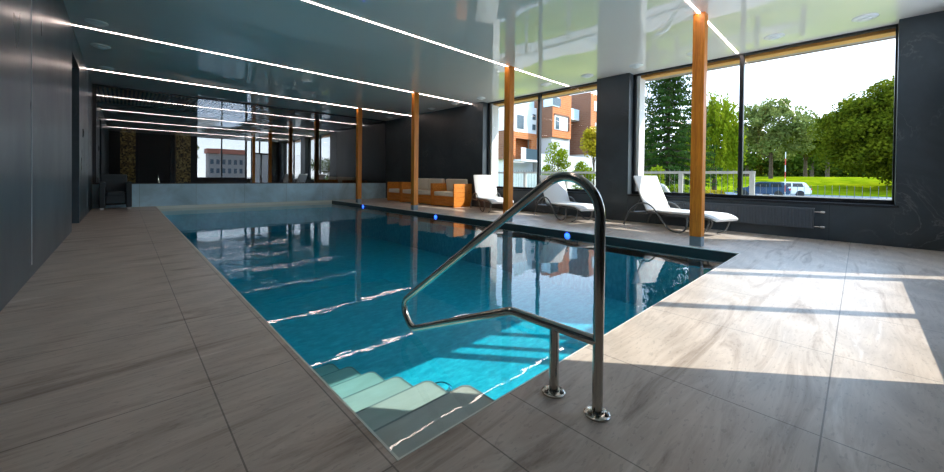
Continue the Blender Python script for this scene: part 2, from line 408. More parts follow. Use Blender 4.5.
def window(name, y0, y1, ym, first):
    fr = MB(); x0, x1 = XG, XG + .07
    fr.box(x0, x1, y0, y0 + .055, SILL - .04, H); fr.box(x0, x1, y1 - .055, y1, SILL - .04, H)
    fr.box(x0, x1, y0 + .055, y1 - .055, HEAD - .005, H); fr.box(x0, x1, y0 + .055, y1 - .055, SILL - .04, SILL + .02)
    fr.box(x0 - .01, x1 + .01, ym - .03, ym + .03, SILL + .02, HEAD - .005)
    o = struct(fr.build(name, M['black_frame']))
    for a, c in ((y0 + .055, ym - .03), (ym + .03, y1 - .055)):
        g = MB(); g.pane([(x0 + .035, a, SILL + .02), (x0 + .035, c, SILL + .02), (x0 + .035, c, HEAD), (x0 + .035, a, HEAD)], 0, 0)
        g.build('pane', M['glass'], o)
    l = MB(); l.box(XR - .012, XG + .005, y0, y1, SILL - .075, SILL - .04, .004); l.build('window_sill', M['black_frame'], o)
    return o
window('window_1', -.365, 3.27, 1.42, True)
window('window_2', 3.98, 7.48, 5.66, False)

# far end: low wall, smoked mirror glass, adjoining dark room with slats and gold mosaic piers
b = MB(); b.box(XL - .3, XR + .3, YB, YB + .25, -.3, .595); struct(b.build('wall_back', M['slate_low']))
f = MB()
f.box(XL, XR, YB + .02, YB + .10, .595, .62); f.box(XL, XR, YB + .02, YB + .10, 3.02, H); f.box(XL, XL + .07, YB + .02, YB + .10, .62, 3.02); f.box(XR - .02, XR, YB + .02, YB + .10, .62, 3.02)
o = struct(f.build('window_3', M['black_frame']))
xs = [XL + .07, 1.45, 3.5, 5.5, XR - .02]
for a, c in zip(xs[:-1], xs[1:]):
    g = MB(); g.pane([(a, YB + .04, .62), (c, YB + .04, .62), (c, YB + .04, 3.02), (a, YB + .04, 3.02)], 0, 0); g.build('pane', M['mirror_glass'], o)
b = MB(); y0, y1 = YB + .25, 18.2
b.box(XL - .5, XR + .5, y1, y1 + .2, -.3, H + .3); b.box(XL - .7, XL - .45, YB + .06, y1, -.3, H + .3); b.box(XR + .3, XR + .5, YB + .06, y1, -.3, H + .3)
b.box(XL - .5, XR + .5, YB + .25, y1, -.3, 0.0); b.box(XL - .5, XR + .5, YB + .12, y1, H + .02, H + .25)
struct(b.build('wall_adjoining_room', M['dark_room']))
b = MB(); ang = R(35)
x = XL - .4
while x < 4.2:
    b.box(x, x + .035, YB + .13, y1 - .05, H - .09, H + .01); x += .085
struct(b.build('trim_3', M['slat_wood']))
for i, (a, c) in enumerate(((-.08, .26), (1.22, 1.6))):
    q = MB(); q.box(a, c, 15.0, 15.35, 0, 2.2, .004)
    struct(q.build('wall_mosaic_pier' if i == 0 else 'wall_mosaic_pier_far', M['mosaic']))
b = MB(); b.box(XL - .4, 4.2, 15.36, 15.5, 2.2, H - .09); b.box(.34, .40, 15.0, 15.3, 0, 2.2); b.box(1.1, 1.16, 15, 15.3, 0, 2.2)
struct(b.build('wall_adjoining_header', M['dark_room']))

# glazed wall behind the photographer (seen in the mirror glass and letting the sun in)
WX0, WX1, WXM = 3.17, 5.63, 4.38
b = MB(); yb = YF
b.box(XL - .3, WX0 - .06, yb - .25, yb, 0, H); b.box(WX0 - .06, WX1 + .05, yb - .12, yb, 0, .60)
b.box(7.2, XR + .3, yb - .25, yb, 0, H)
struct(b.build('wall_front', M['slate']))
f = MB(); a0, a1 = yb - .09, yb - .02
f.box(WX0 - .06, WX0, a0, a1, .60, H); f.box(WX1, 5.74, a0, a1, 0.0, H); f.box(WXM - .035, WXM + .035, a0, a1, .67, H - .03); f.box(WX0, WX1, a0, a1, .60, .67); f.box(WX0, 5.74, a0, a1, H - .03, H)
o = struct(f.build('window_4', M['black_frame']))
for a, c in ((WX0, WXM - .035), (WXM + .035, WX1)):
    g = MB(); g.pane([(a, yb - .055, .67), (c, yb - .055, .67), (c, yb - .055, H - .03), (a, yb - .055, H - .03)], 0, 0); g.build('pane', M['glass'], o)
f = MB(); f.box(5.97, 6.03, a0, a1, 0, H); f.box(7.12, 7.2, a0, a1, 0, H); f.box(6.0, 7.12, a0, a1, 2.18, 2.28); f.box(5.74, 7.2, a0, a1, H - .03, H); f.box(6.42, 6.5, a0, a1, 2.28, H - .03)
o = struct(f.build('door_2', M['black_frame']))
l = MB(); l.box(6.0, 6.52, a0 + .01, a1 - .01, .01, 2.18); l.box(6.58, 7.12, a0 + .01, a1 - .01, .01, 2.18); l.build('door_leaf', M['frosted'], o)
h = MB(); h.box(6.52, 6.58, a0 - .01, a1 + .01, .01, 2.18); h.build('door_stile', M['black_frame'], o)
g = MB(); g.pane([(5.74, yb - .055, 0.0), (5.97, yb - .055, 0.0), (5.97, yb - .055, H - .03), (5.74, yb - .055, H - .03)], 0, 0); g.pane([(6.0, yb - .055, 2.28), (7.12, yb - .055, 2.28), (7.12, yb - .055, H - .03), (6.0, yb - .055, H - .03)], 0, 0)
g.build('pane', M['glass'], o)

# outer eaves over the right-hand windows
b = MB(); b.box(XG + .10, XG + .30, -1.2, 8.2, 2.985, 3.155); struct(b.build('trim_4', M['beam_wood']))
b = MB()
n = 5
for i in range(n):
    xa = XG + .30 + (8.92 - XG - .30) * i / n; xb = XG + .30 + (8.92 - XG - .30) * (i + 1) / n - .012
    b.box(xa, xb, -1.4, 8.4, 3.16, 3.19)
b.box(8.88, 8.92, -1.4, 8.4, 3.145, 3.40); b.box(XR + .2, 8.90, -1.4, 8.4, 3.32, 3.45)
struct(b.build('trim_5', M['bench_wood']))

# ---------------------------------------------------------------- pool
b = MB(); t = .22
b.box(PX0 - t, PX0, PY0 - t, PY1 + t, FZ - .2, -.02); b.box(PX0, PX1, PY0 - t, PY0, FZ - .2, -.02); b.box(PX0, PX1, PY1, PY1 + .03, FZ - .2, -.25)
b.box(PX1, PX1 + t, PY0 - t, PY1 + t, FZ - .2, -.16); b.box(PX0, PX1, PY0, PY1, FZ - .2, FZ)
struct(b.build('pool_basin', M['pool_tile']))
# entry steps
st = [(.962, 1.39, -.20), (1.39, 1.71, -.31), (1.71, 2.04, -.42), (2.04, 2.37, -.52), (2.37, 2.72, -.62), (2.72, 3.07, -.73)]
b = MB()
def rounded(x0, x1, y0, y1, r=.045, n=6):
    pts = [(x0, y0), (x1, y0)] + [(x1 - r + r * math.cos(a), y1 - r + r * math.sin(a)) for a in np.linspace(0, math.pi / 2, n)] + [(x0, y1)]
    return pts
for y0, y1, z in st:
    b.prism(rounded(PX0, 1.31, PY0, y1), 2, max(FZ, z - .14), z)
ps = struct(b.build('pool_steps', M['step_tile']))
for y0, y1, z in st:
    o_ = rounded(PX0, 1.31, PY0, y1); i_ = rounded(PX0, 1.298, PY0, y1 - .012, .04); m = MB()
    A = [m.bm.verts.new((x, y, z + .0015)) for x, y in o_[1:]]; B = [m.bm.verts.new((x, y, z + .0015)) for x, y in i_[1:]]
    for k in range(len(A) - 1): m.bm.faces.new([A[k], A[k + 1], B[k + 1], B[k]])
    m.build('nosing', M['nosing'], ps)
# copings
b = MB(); b.box(PX1 - .02, PX1 + .001, PY0, PY1, -.17, -.012); b.build('trim_6', M['coping_dark'])['kind'] = 'structure'
b = MB(); b.box(PX1 - .034, PX1 + .002, PY0, PY1 , -.013, .001, .004); struct(b.build('trim_7', M['beige_edge']))
b = MB(); b.box(PX0, PX1 - .02, PY1 - .02, PY1 + .035, -.25, -.002); struct(b.build('trim_8', M['beige_edge']))
b = MB(); b.box(PX0 - .001, PX0 + .008, PY0, PY1, -.06, .0015); b.box(PX0, PX1, PY0 - .001, PY0 + .006, -.06, .0012); struct(b.build('trim_9', M['beige_edge']))
b = MB(); b.box(PX0 - .05, PX1 + .05, PY0 - .05, PY1 + .02, FZ - .05, WZ)
w = b.build('pool_water', M['water']); tag(w, 'clear turquoise water filling the long indoor pool', 'water', None, 'stuff')
# underwater / edge lamps
first = None
for i, (y, lab) in enumerate(((3.31, 'blue glowing pool lamp nearest the camera, in the pool edge below the middle lounger'), (6.84, 'blue glowing pool lamp in the pool edge below the wooden armchairs'), (10.45, 'farthest small blue glowing pool lamp, by the last wooden column'))):
    if first is None:
        e = empty('pool_lamp'); q = MB(); q.lathe([(.068, 0), (.068, -.010), (.054, -.014)], (0, 0, 0), 20, 0); q.build('lamp_ring', M['chrome_ring'], e, True)
        q = MB(); q.lathe([(.052, -.012), (.045, -.022), (.02, -.028)], (0, 0, 0), 20, 0); q.build('lens', M['blue_light'], e, True); first = e
    else: e = copy_tree(first)
    e.location = (PX1 - .02, y, -.085); tag(e, lab, 'pool light', 'blue lamps along the pool edge')
# floor drain
e = empty('pool_drain', (1.98, 2.42, FZ)); tag(e, 'round drain cover on the pool floor beside the steps', 'drain')
MB().lathe([(.10, 0), (.10, .02), (.085, .03)], (0, 0, 0), 24).build('ring', M['chrome_ring'], e, True)
q = MB(); q.lathe([(.084, .02), (.05, .04), (.01, .045)], (0, 0, 0), 24); q.build('cover', M['pool_tile'], e, True)

# ---------------------------------------------------------------- handrail
hr = empty('pool_handrail', (1.29, .655, 0)); tag(hr, 'polished steel figure-four handrail bolted to the deck at the pool steps', 'handrail')
rr = .0195
def hp(y, z): return (0, y - .655, z)
path = fillet([hp(.655, .003), hp(.655, 1.027), hp(1.98, .073), hp(1.86, -.055), hp(1.075, .272), hp(.655, .272)], [.148, .085, .075, .12], 16)
q = MB(); q.tube([path[0], (0, 0, .3)] + path[1:], rr, 20); q.build('rail', M['steel'], hr, True)
q = MB(); q.tube([hp(.845, .003), hp(.845, .27)], rr, 20); q.build('post', M['steel'], hr, True)
for y in (.655, .845):
    q = MB(); q.lathe([(.047, 0), (.047, .006), (.042, .010), (.024, .012), (.022, .018), (.020, .018)], hp(y, 0), 32); fl = q.build('base_flange', M['steel'], hr, True)
    for k in range(3):
        a = R(40 + 120 * k); q = MB(); q.lathe([(.0075, .009), (.0075, .019), (.005, .021)], (math.cos(a) * .036, y - .655 + math.sin(a) * .036, 0), 6); q.build('bolt', M['bolt'], fl)

# ---------------------------------------------------------------- timber columns
cols = [(1.47, 'orange timber column nearest the camera, in front of the nearest white lounger'), (4.76, 'second timber column from the camera, seen left of the handrail top'), (7.97, 'third timber column, standing before the wooden armchairs'), (11.1, 'farthest timber column, at the far pool corner by the low wall')]
c0 = None
for y, lab in cols:
    if c0 is None:
        e = empty('timber_column'); q = MB(); q.box(-.07, .07, -.07, .07, .125, H + .002, .006); q.build('post', M['column_wood'], e)
        q = MB(); q.box(-.068, .068, -.068, .068, .0, .125, .003); q.build('metal_shoe', M['shoe'], e); c0 = e
    else: e = copy_tree(c0)
    e.location = (5.57, y, 0); tag(e, lab, 'column', 'timber columns along the pool')

# ---------------------------------------------------------------- ceiling fittings
s0 = None
for y, lab in ((1.47, 'glowing ceiling light strip meeting the nearest timber column'), (4.76, 'glowing ceiling light strip meeting the second timber column'), (7.97, 'glowing ceiling light strip meeting the third timber column'), (11.1, 'farthest glowing ceiling light strip, by the mirror glass')):
    if s0 is None:
        q = MB(); q.box(XL + .004, XR + .10, -.0125, .0125, H - .004, H + .006); s0 = q.build('light_strip', M['led']); o = s0
    else: o = s0.copy(); COL.objects.link(o)
    o.location = (0, y, 0); tag(o, lab, 'light strip', 'light strips across the ceiling')
s0 = None
for y, lab in ((4.735, 'thin vertical metal strip on the dark left wall nearest the camera'), (11.1, 'thin vertical metal strip on the left wall beyond the niche')):
    if s0 is None:
        q = MB(); q.box(XL - .004, XL + .004, -.009, .009, .10, H); s0 = q.build('wall_strip', M['led_wall']); o = s0
    else: o = s0.copy(); COL.objects.link(o)
    o.location = (0, y, 0); tag(o, lab, 'metal strip', 'vertical strips on the left wall')
v0 = None
def valve(x, y, lab, grp):
    global v0
    if v0 is None:
        v0 = empty('ceiling_valve')
        q = MB(); q.lathe([(.125, 0), (.125, -.008), (.10, -.022), (.078, -.024)], (0, 0, 0), 36); q.build('rim', M['disc'], v0, True)
        q = MB(); q.lathe([(.079, -.006), (.079, -.018)], (0, 0, 0), 36); q.build('air_gap', M['disc_dark'], v0, True)
        q = MB(); q.lathe([(.02, -.015), (.072, -.028), (.072, -.034), (.05, -.044), (.005, -.047)], (0, 0, 0), 36); q.build('disc', M['disc'], v0, True); e = v0
    else: e = copy_tree(v0)
    e.location = (x, y, H - .0005); tag(e, lab, 'ceiling vent', grp)
for (x, y), w_ in zip(((-.29, 7.58), (-.29, 8.95), (-.27, 10.7)), ('nearest', 'middle', 'farthest')):
    valve(x, y, '%s of the three round white ceiling vents beside the left wall' % w_, 'ceiling vents by the left wall')
rv = [(-.015, 'round ceiling vent over the right end of the big window'), (.92, 'round ceiling vent over the big window, near its dark mullion'), (1.97, 'round ceiling vent over the big window, behind the nearest timber column'), (2.97, 'round ceiling vent at the dark pillar corner beside the big window'), (3.99, 'round ceiling vent at the pillar edge of the farther window'),
      (5.03, 'round ceiling vent over the mullion of the farther window'), (6.1, 'round ceiling vent over the farther window, beside the second timber column'), (7.17, 'round ceiling vent where the farther window meets the dark wall'), (8.25, 'round ceiling vent above the rightmost wooden armchair'), (9.4, 'round ceiling vent above the middle of the wooden sofa'), (10.6, 'round ceiling vent above the leftmost wooden armchair'), (11.95, 'round ceiling vent nearest the far right corner')]
for y, lab in rv: valve(7.2, y, lab, 'ceiling vents along the window side')
e = empty('wall_switch', (XL, 10.0, 1.62)); tag(e, 'small black switch plate on the left wall', 'switch')
q = MB(); q.box(0, .012, -.05, .05, -.08, .08, .004); q.build('plate', M['switch'], e); q = MB(); q.box(.012, .017, -.025, .025, -.05, .05, .002); q.build('rocker', M['black_frame'], e)

# ---------------------------------------------------------------- sun loungers
def lounger():
    e = empty('sun_lounger'); w = .31; hs = .31; ba = R(64); bl = .68
    fr = MB()
    for sd in (-1, 1):
        y = sd * (w - .015)
        fr.tube(spline([(.0, y, hs - .02), (.5, y, hs - .025), (1.0, y, hs - .03), (1.14, y, hs - .05)], 4), .014, 10)
    for x_ in (.02, .6, 1.13): fr.tube([(x_, -w + .015, hs - .03), (x_, w - .015, hs - .03)], .012, 10)
    fr.build('frame', M['grey_tube'], e, True)
    bx, bz = -math.cos(ba), math.sin(ba)
    bf = MB()
    for sd in (-1, 1): bf.tube([(0, sd * (w - .03), hs - .015), (bx * bl, sd * (w - .03), hs - .015 + bz * bl)], .012, 10)
    bf.tube([(bx * .35, -.2, hs + bz * .33), (-.36, -.2, hs - .05), (-.36, .2, hs - .05), (bx * .35, .2, hs + bz * .33)], .009, 8)
    bf.tube([(-.40, -w + .02, hs - .05), (.02, -w + .02, hs - .05)], .011, 8); bf.tube([(-.40, w - .02, hs - .05), (.02, w - .02, hs - .05)], .011, 8)
    bf.build('backrest_frame', M['grey_tube'], e, True)
    # seat pad: profile extruded sideways with drooping foot end
    def pad(prof, th, name, taper=None):
        m = MB(); n = len(prof); top, bot = [], []; secs = []
        for i, (x_, z_) in enumerate(prof):
            a = prof[max(0, i - 1)]; c = prof[min(n - 1, i + 1)]; tx, tz = c[0] - a[0], c[1] - a[1]; l = math.hypot(tx, tz); nx, nz = -tz / l, tx / l
            ww = w * (taper[i] if taper else 1); r = th * .45; sec = []
            for (yy, k) in ((-ww, .25), (-ww, .75), (-ww + r, 1), (0, 1.0), (ww - r, 1), (ww, .75), (ww, .25), (ww - r, 0), (0, 0), (-ww + r, 0)):
                sec.append(m.bm.verts.new((x_ + nx * th * k, yy, z_ + nz * th * k)))
            secs.append(sec)
        for i in range(n - 1):
            for k in range(10): m.bm.faces.new([secs[i][k], secs[i][(k + 1) % 10], secs[i + 1][(k + 1) % 10], secs[i + 1][k]])
        m.bm.faces.new(secs[0][::-1]); m.bm.faces.new(secs[-1])
        return m.build(name, M['white_sling'], e, True)
    sp = [(0, hs), (.15, hs - .004), (.35, hs - .008), (.6, hs - .005), (.85, hs - .002), (1.0, hs - .006), (1.06, hs - .016), (1.12, hs - .036), (1.18, hs - .066)]
    pad(sp, .042, 'seat_pad', [1, 1, 1, 1, 1, 1, 1, .97, .9])
    bp = [(bx * bl * t_ - .012 * math.sin(math.pi * t_) , hs + bz * bl * t_) for t_ in (1, .97, .8, .6, .4, .2, .03)]
    pad([(x_, z_) for x_, z_ in bp][::1], .042, 'backrest_pad')
    for sd in (-1, 1):
        y = sd * (w + .012)
        q = MB(); q.tube(spline([(-.47, y, .012), (-.43, y, .12), (-.33, y, .29), (-.17, y, .42), (0, y, .445), (.14, y, .39), (.27, y, .25), (.38, y, .11), (.48, y, .035), (.60, y, .012), (.70, y, .035), (.76, y, .12), (.775, y, hs - .03)], 6), .0135, 10)
        q.build('armrest_leg', M['grey_tube'], e, True)
        q = MB(); q.tube(spline([(1.08, sd * .26, hs - .045), (1.06, sd * .26, .17), (1.0, sd * .26, .06), (.89, sd * .26, .013)], 6), .012, 10)
        q.build('foot_leg', M['grey_tube'], e, True)
    return e
L0 = lounger()
Ls = [((7.10, 2.50), -1.89, 'white sun lounger nearest the camera, beside the nearest timber column and radiator'),
      ((7.12, 4.62), -1.98, 'middle white sun lounger, seen under the arch of the handrail'),
      ((7.20, 6.90), -2.05, 'farthest white sun lounger, beside the wooden armchair')]
for i, ((x, y), a, lab) in enumerate(Ls):
    o = L0 if i == 0 else copy_tree(L0); o.location = (x, y, 0.0); o.rotation_euler = (0, 0, a); tag(o, lab, 'sun lounger', 'white sun loungers by the windows')

# ---------------------------------------------------------------- wooden lounge seating (fronts face -X)
def wood_seat(name, y0, y1, nseat, backs, label, cat):
    x0, x1, h = 6.86, 7.56, .675
    e = empty(name, ((x0 + x1) / 2, (y0 + y1) / 2, 0)); ox, oy = e.location[0], e.location[1]; tw = .05
    def planks(m, xa, xb, ya, yb, za, zb, n=5):
        s = (zb - za) / n
        for i in range(n): m.box(xa - ox, xb - ox, ya - oy, yb - oy, za + i * s + .004, za + (i + 1) * s - .004, .004, 1)
    for ya in (y0, y1 - tw):
        m = MB(); planks(m, x0, x1, ya, ya + tw, .02, h)
        m.box(x0 + .01 - ox, x1 - .01 - ox, ya + .012 - oy, ya + tw - .012 - oy, .0, h - .01); m.build('side_panel', M['sofa_wood'], e)
    m = MB(); planks(m, x0 + .02, x0 + .05, y0 + tw + .002, y1 - tw - .002, .02, .30, 3); m.build('front_panel', M['sofa_wood'], e)
    m = MB(); planks(m, x1 - .05, x1 - .01, y0 + tw + .002, y1 - tw - .002, .02, h, 5); m.build('back_panel', M['sofa_wood'], e)
    m = MB(); m.box(x0 + .052 - ox, x1 - .052 - ox, y0 + tw + .002 - oy, y1 - tw - .002 - oy, .26, .285); m.build('seat_board', M['sofa_wood'], e)
    w_ = (y1 - y0 - 2 * tw) / nseat
    for k in range(nseat):
        ya = y0 + tw + k * w_
        m = MB(); m.box(x0 + .02 - ox, x1 - .2 - ox, ya + .012 - oy, ya + w_ - .012 - oy, .302, .43, .025, 3); m.build('seat_cushion', M['cushion'], e, True)
        if backs:
            mt = Matrix.Translation((x1 - .135 - ox, ya + w_ / 2 - oy, .60)) @ Matrix.Rotation(R(-10), 4, 'Y')
            m = MB(); m.box(-.06, .06, -w_ / 2 + .012, w_ / 2 - .012, -.19, .21, .03, 3, mt); m.build('back_cushion', M['cushion'], e, True)
    return tag(e, label, cat, 'wooden lounge seating')
wood_seat('wooden_armchair', 7.87, 8.90, 1, True, 'right-hand plank armchair with cream cushions, its sunlit side towards the loungers', 'armchair')
wood_seat('wooden_sofa', 8.92, 10.62, 2, True, 'two-seat plank sofa with cream cushions behind the third timber column', 'sofa')
wood_seat('wooden_armchair', 10.66, 11.5, 1, False, 'leftmost plank armchair, with a cream seat cushion and no back cushion', 'armchair')

# ---------------------------------------------------------------- dark rattan armchair in the far left corner
e = empty('rattan_armchair', (-.14, 12.42, 0)); tag(e, 'dark woven armchair on small white feet in the far left corner', 'armchair')
m = MB(); m.box(-.18, .18, -.26, .22, .13, .40, .02); m.build('seat', M['rattan'], e)
m = MB(); m.box(-.28, .20, .20, .32, .10, .86, .025, 2, Matrix.Rotation(R(-3), 4, 'X')); m.build('backrest', M['rattan'], e)
for sd in (-1, 1):
    m = MB(); a, c = sorted((sd * .18, sd * .285)); m.box(a, c, -.30, .25, .05, .66, .02); m.build('armrest', M['rattan'], e)
m = MB(); m.box(-.16, .16, -.28, -.14, .32, .43, .03, 3); m.build('seat_edge', M['rattan'], e)
for sx in (-1, 1):
    for sy in (-.25, .20):
        m = MB(); m.box(sx * .235 - .03, sx * .235 + .03, sy - .03, sy + .03, 0, .05, .006); m.build('foot', M['white_foot'], e)

# ---------------------------------------------------------------- radiator
e = empty('radiator', (7.553, 1.5, 0)); tag(e, 'long dark grey ribbed radiator under the big window', 'radiator')
m = MB(); m.box(-.045, .03, -1.04, 1.04, .165, .455, .006)
k = -1.02
while k < 1.02:
    m.box(-.056, -.044, k, k + .022, .18, .44, .004, 1); k += .04
m.build('panel', M['radiator'], e)
m = MB(); m.box(-.05, .035, -1.045, 1.045, .455, .468, .003); m.build('top_grille', M['radiator'], e)
for z in (.195, .415):
    m = MB(); m.tube([(-.01, -1.04, z), (-.01, -1.12, z)], .009, 10); m.lathe([(.0, 0), (.017, .002), (.02, .02), (.02, .05), (.012, .056)], (-.01, -1.16, z), 14, 1); m.build('valve', M['valve'], e, True)
for y in (-.8, .8):
    m = MB(); m.box(.028, .052, y - .02, y + .02, .2, .42); m.build('bracket', M['radiator'], e)

# ================================================================= OUTSIDE
def sstep(t): t = min(1, max(0, t)); return t * t * (3 - 2 * t)
G0 = -.75
def gz(x): return G0 + 2.25 * sstep((x - 52) / 28) + 6.0 * sstep((x - 122) / 40)
def terrain(name, x0, x1, y0, y1, mat, dz=0.0, step=3.0):
    m = MB(); n = max(1, int((x1 - x0) / step)); prev = None
    for i in range(n + 1):
        x = x0 + (x1 - x0) * i / n; a = m.bm.verts.new((x, y0, gz(x) + dz)); c = m.bm.verts.new((x, y1, gz(x) + dz))
        if prev: m.bm.faces.new([prev[0], a, c, prev[1]])
        prev = (a, c)
    return struct(m.build(name, mat))
terrain('ground_lawn', XR + .30, 160, -130, 140, M['grass'])
m = MB(); m.box(-90, 60, -190, YF - .26, G0 - .2, G0); struct(m.build('ground_front', M['path']))
m = MB(); m.box(XR + .31, 10.05, -30, 32, G0, G0 + .03); struct(m.build('ground_bounce_slab', M['bounce_paving']))  # added pale slab, bounces sunlight through the side windows to the ceiling
m = MB(); m.box(-14, XR + .31, -16, YF - .27, G0, -.12); struct(m.build('ground_bounce_slab_front', M['bounce_paving']))  # added slab behind the camera, a reflector that brightens the ceiling
terrain('ground_path', 13.4, 15.6, -60, 60, M['path'], .012)
terrain('ground_road', 44.5, 55, -90, 22, M['asphalt'], .02)
m = MB(); m.box(10.06, 10.22, -20, 30, G0, G0 + .14); struct(m.build('kerb_strip', M['concrete']))

# railing beside the windows
def railing(y0, y1, rail_z, posts, label, name='metal_railing', pale=.11, over=0.0, thick=.035):
    e = empty(name, (10.0, y0, G0)); tag(e, label, 'railing')
    m = MB(); m.box(-.03, .03, 0, y1 - y0, rail_z - thick - G0, rail_z - G0); m.box(-.02, .02, 0, y1 - y0, .12, .16); m.build('rail', M['rail_paint'], e)
    for y in posts:
        m = MB(); m.box(-.035, .035, y - y0 - .045, y - y0 + .045, 0, rail_z - G0 - .001); m.build('post', M['rail_paint'], e)
    m = MB(); y = .06
    while y < y1 - y0:
        m.box(.03, .038, y, y + .007, .1, rail_z - G0 + over); y += pale
    o = m.build('pales', M['picket'], e)
    return e
railing(1.55, 16.0, 1.075, [1.60, 3.0, 4.6, 6.2, 7.8, 9.4, 11, 12.6, 14.2], 'pale metal railing with thin pales outside the windows, its end post left of the cars', over=.05, thick=.06)
railing(-9.0, 1.50, .57, [-8.9, -6, -3.2], 'low fence with one pale rail outside the right part of the big window', 'low_fence', .10, .22, .07)

# slanted white pipe and low board fence outside
e = empty('vent_pipe', (12.2, 4.0, G0)); tag(e, 'white slanted pipe rising beyond the railing behind the nearest lounger', 'pipe')
m = MB(); m.tube(fillet([(0, -.55, .35), (0, .15, 1.40), (0, .45, 1.45)], .15), .075, 14); m.build('pipe', M['rail_paint'], e, True)
m = MB(); m.box(-.1, .1, -.68, -.42, 0, .5, .01); m.build('pipe_base', M['concrete'], e)
e = empty('board_fence', (17, 3.2, G0)); tag(e, 'low timber board fence with dark posts on the lawn beyond the railing', 'fence')
for z in (.45, .72): m = MB(); m.box(-.02, .02, -1.8, 2.2, z, z + .16); m.build('board', M['bench_wood'], e)
for y in (-1.8, -.55, .8, 2.15): m = MB(); m.box(-.08, -.021, y - .07, y + .07, 0, 1.1, .01); m.build('post', M['dark_wood'], e)

# ---- foliage
def leaf_mesh(name, pts, size, mat, parent, up=0.0, elong=1.5, drop=None):
    n = len(pts); pts = np.asarray(pts, float)
    d = rng.normal(size=(n, 3)); d /= np.linalg.norm(d, axis=1)[:, None]
    if drop is not None: d = d * (1 - drop) + np.array([0, 0, -1.0]) * drop; d /= np.linalg.norm(d, axis=1)[:, None]
    r = rng.normal(size=(n, 3)); s = np.cross(d, r); s /= np.linalg.norm(s, axis=1)[:, None]
    L_ = size * rng.uniform(.6, 1.35, n)[:, None]; W = L_ / elong
    nn = np.cross(d, s) * L_ * .16
    V = np.stack([pts - d * L_ * .5, pts + s * W * .5 + nn, pts + d * L_ * .5, pts - s * W * .5 + nn], 1).reshape(-1, 3)
    me = bpy.data.meshes.new(name); me.vertices.add(4 * n); me.vertices.foreach_set('co', V.ravel())
    me.loops.add(4 * n); me.loops.foreach_set('vertex_index', np.arange(4 * n, dtype=np.int32))
    me.polygons.add(n); me.polygons.foreach_set('loop_start', np.arange(0, 4 * n, 4, dtype=np.int32)); me.polygons.foreach_set('loop_total', np.full(n, 4, np.int32))
    me.update(calc_edges=True); me.validate(); me.materials.append(mat)
    o = bpy.data.objects.new(name, me); COL.objects.link(o); o.parent = parent; return o
def crown_points(n, rx, ry, rz, cz, clusters, cr, flat=0.0):
    u = rng.normal(size=(clusters, 3)); u /= np.linalg.norm(u, axis=1)[:, None]
    rad = rng.uniform(.45, .92, clusters)[:, None]
    C_ = u * rad * np.array([rx, ry, rz])
    k = rng.integers(0, clusters, n); q = rng.normal(size=(n, 3)); q /= np.linalg.norm(q, axis=1)[:, None]
    q *= (rng.uniform(0, 1, n) ** .4)[:, None] * (cr * rng.uniform(.6, 1.25, clusters)[k])[:, None]
    q[:, 2] *= .75
    P = C_[k] + q + np.array([0, 0, cz]); return P, C_ + np.array([0, 0, cz])
def trunk_mesh(h, r, C_, parent, nb=8, lean=0.0):
    m = MB(); m.tube(spline([(0, 0, -.3), (lean * .3, 0, h * .35), (lean, 0, h * .7), (lean, 0, h)], 4), list(np.linspace(r, r * .35, 13)), 10)
    for c in list(C_)[:nb]:
        t = rng.uniform(.35, .8); b0 = Vector((lean * t, 0, h * t)); b1 = Vector(c); mid = (b0 + b1) * .5 + Vector((0, 0, .1 * h * .3))
        m.tube(spline([b0, mid, b1], 4), list(np.linspace(r * .4, r * .08, 9)), 7)
    return m.build('trunk', M['bark'], parent, True)
def tree(x, y, h, rx, rz, mat, label, n=9000, leaf=.35, clusters=45, cr=1.4, base=None, z=None, ry=None, group=None, name='broadleaf_tree', lean=0, thick=.03, drop=None, elong=1.5):
    e = empty(name, (x, y, gz(x) if z is None else z)); tag(e, label, 'tree', group)
    cz = h - rz - (0 if base is None else 0)
    P, C_ = crown_points(n, rx - cr * .6, (ry or rx) - cr * .6, rz - cr * .5, cz, clusters, cr)
    P = P[P[:, 2] > .25]
    leaf_mesh('foliage', P, leaf, mat, e, drop=drop, elong=elong); trunk_mesh(max(cz, h * .35), h * thick, C_, e, 10, lean); return e
def bush(x, y, r, h, mat, label, n=2500, leaf=.16, z=None, group=None, name='shrub'):
    e = empty(name, (x, y, gz(x) if z is None else z)); tag(e, label, 'shrub', group)
    P, C_ = crown_points(n, r * .75, r * .75, h * .42, h * .52, 22, r * .38); P = P[P[:, 2] > .03]
    leaf_mesh('foliage', P, leaf, mat, e)
    m = MB()
    for c in C_[:9]: m.tube(spline([(0, 0, -.05), Vector(c) * .5 + Vector((0, 0, -.05)), Vector(c)], 3), .018, 6)
    m.build('stems', M['bark'], e, True); return e
tree(63, -3.2, 14.2, 8.2, 7.3, M['leaf_dark'], 'huge round dark green tree at the right end of the big window', 85000, .34, 170, 1.9, thick=.035)
tree(73, 9.4, 13.6, 6.0, 6.0, M['leaf_mid'], 'tall loose pale green tree just right of the window mullion', 11000, .42, 60, 1.35, group=None, thick=.022)
tree(84, 6.3, 10.0, 4.2, 3.9, M['leaf_dark'], 'dark rounded tree standing on the lawn right of the pale loose tree', 9000, .42, 40, 1.5)
tree(97, 4.2, 11.5, 4.4, 4.2, M['leaf_lime'], 'yellow-green tree behind the dark rounded tree on the lawn', 6000, .45, 40, 1.5)
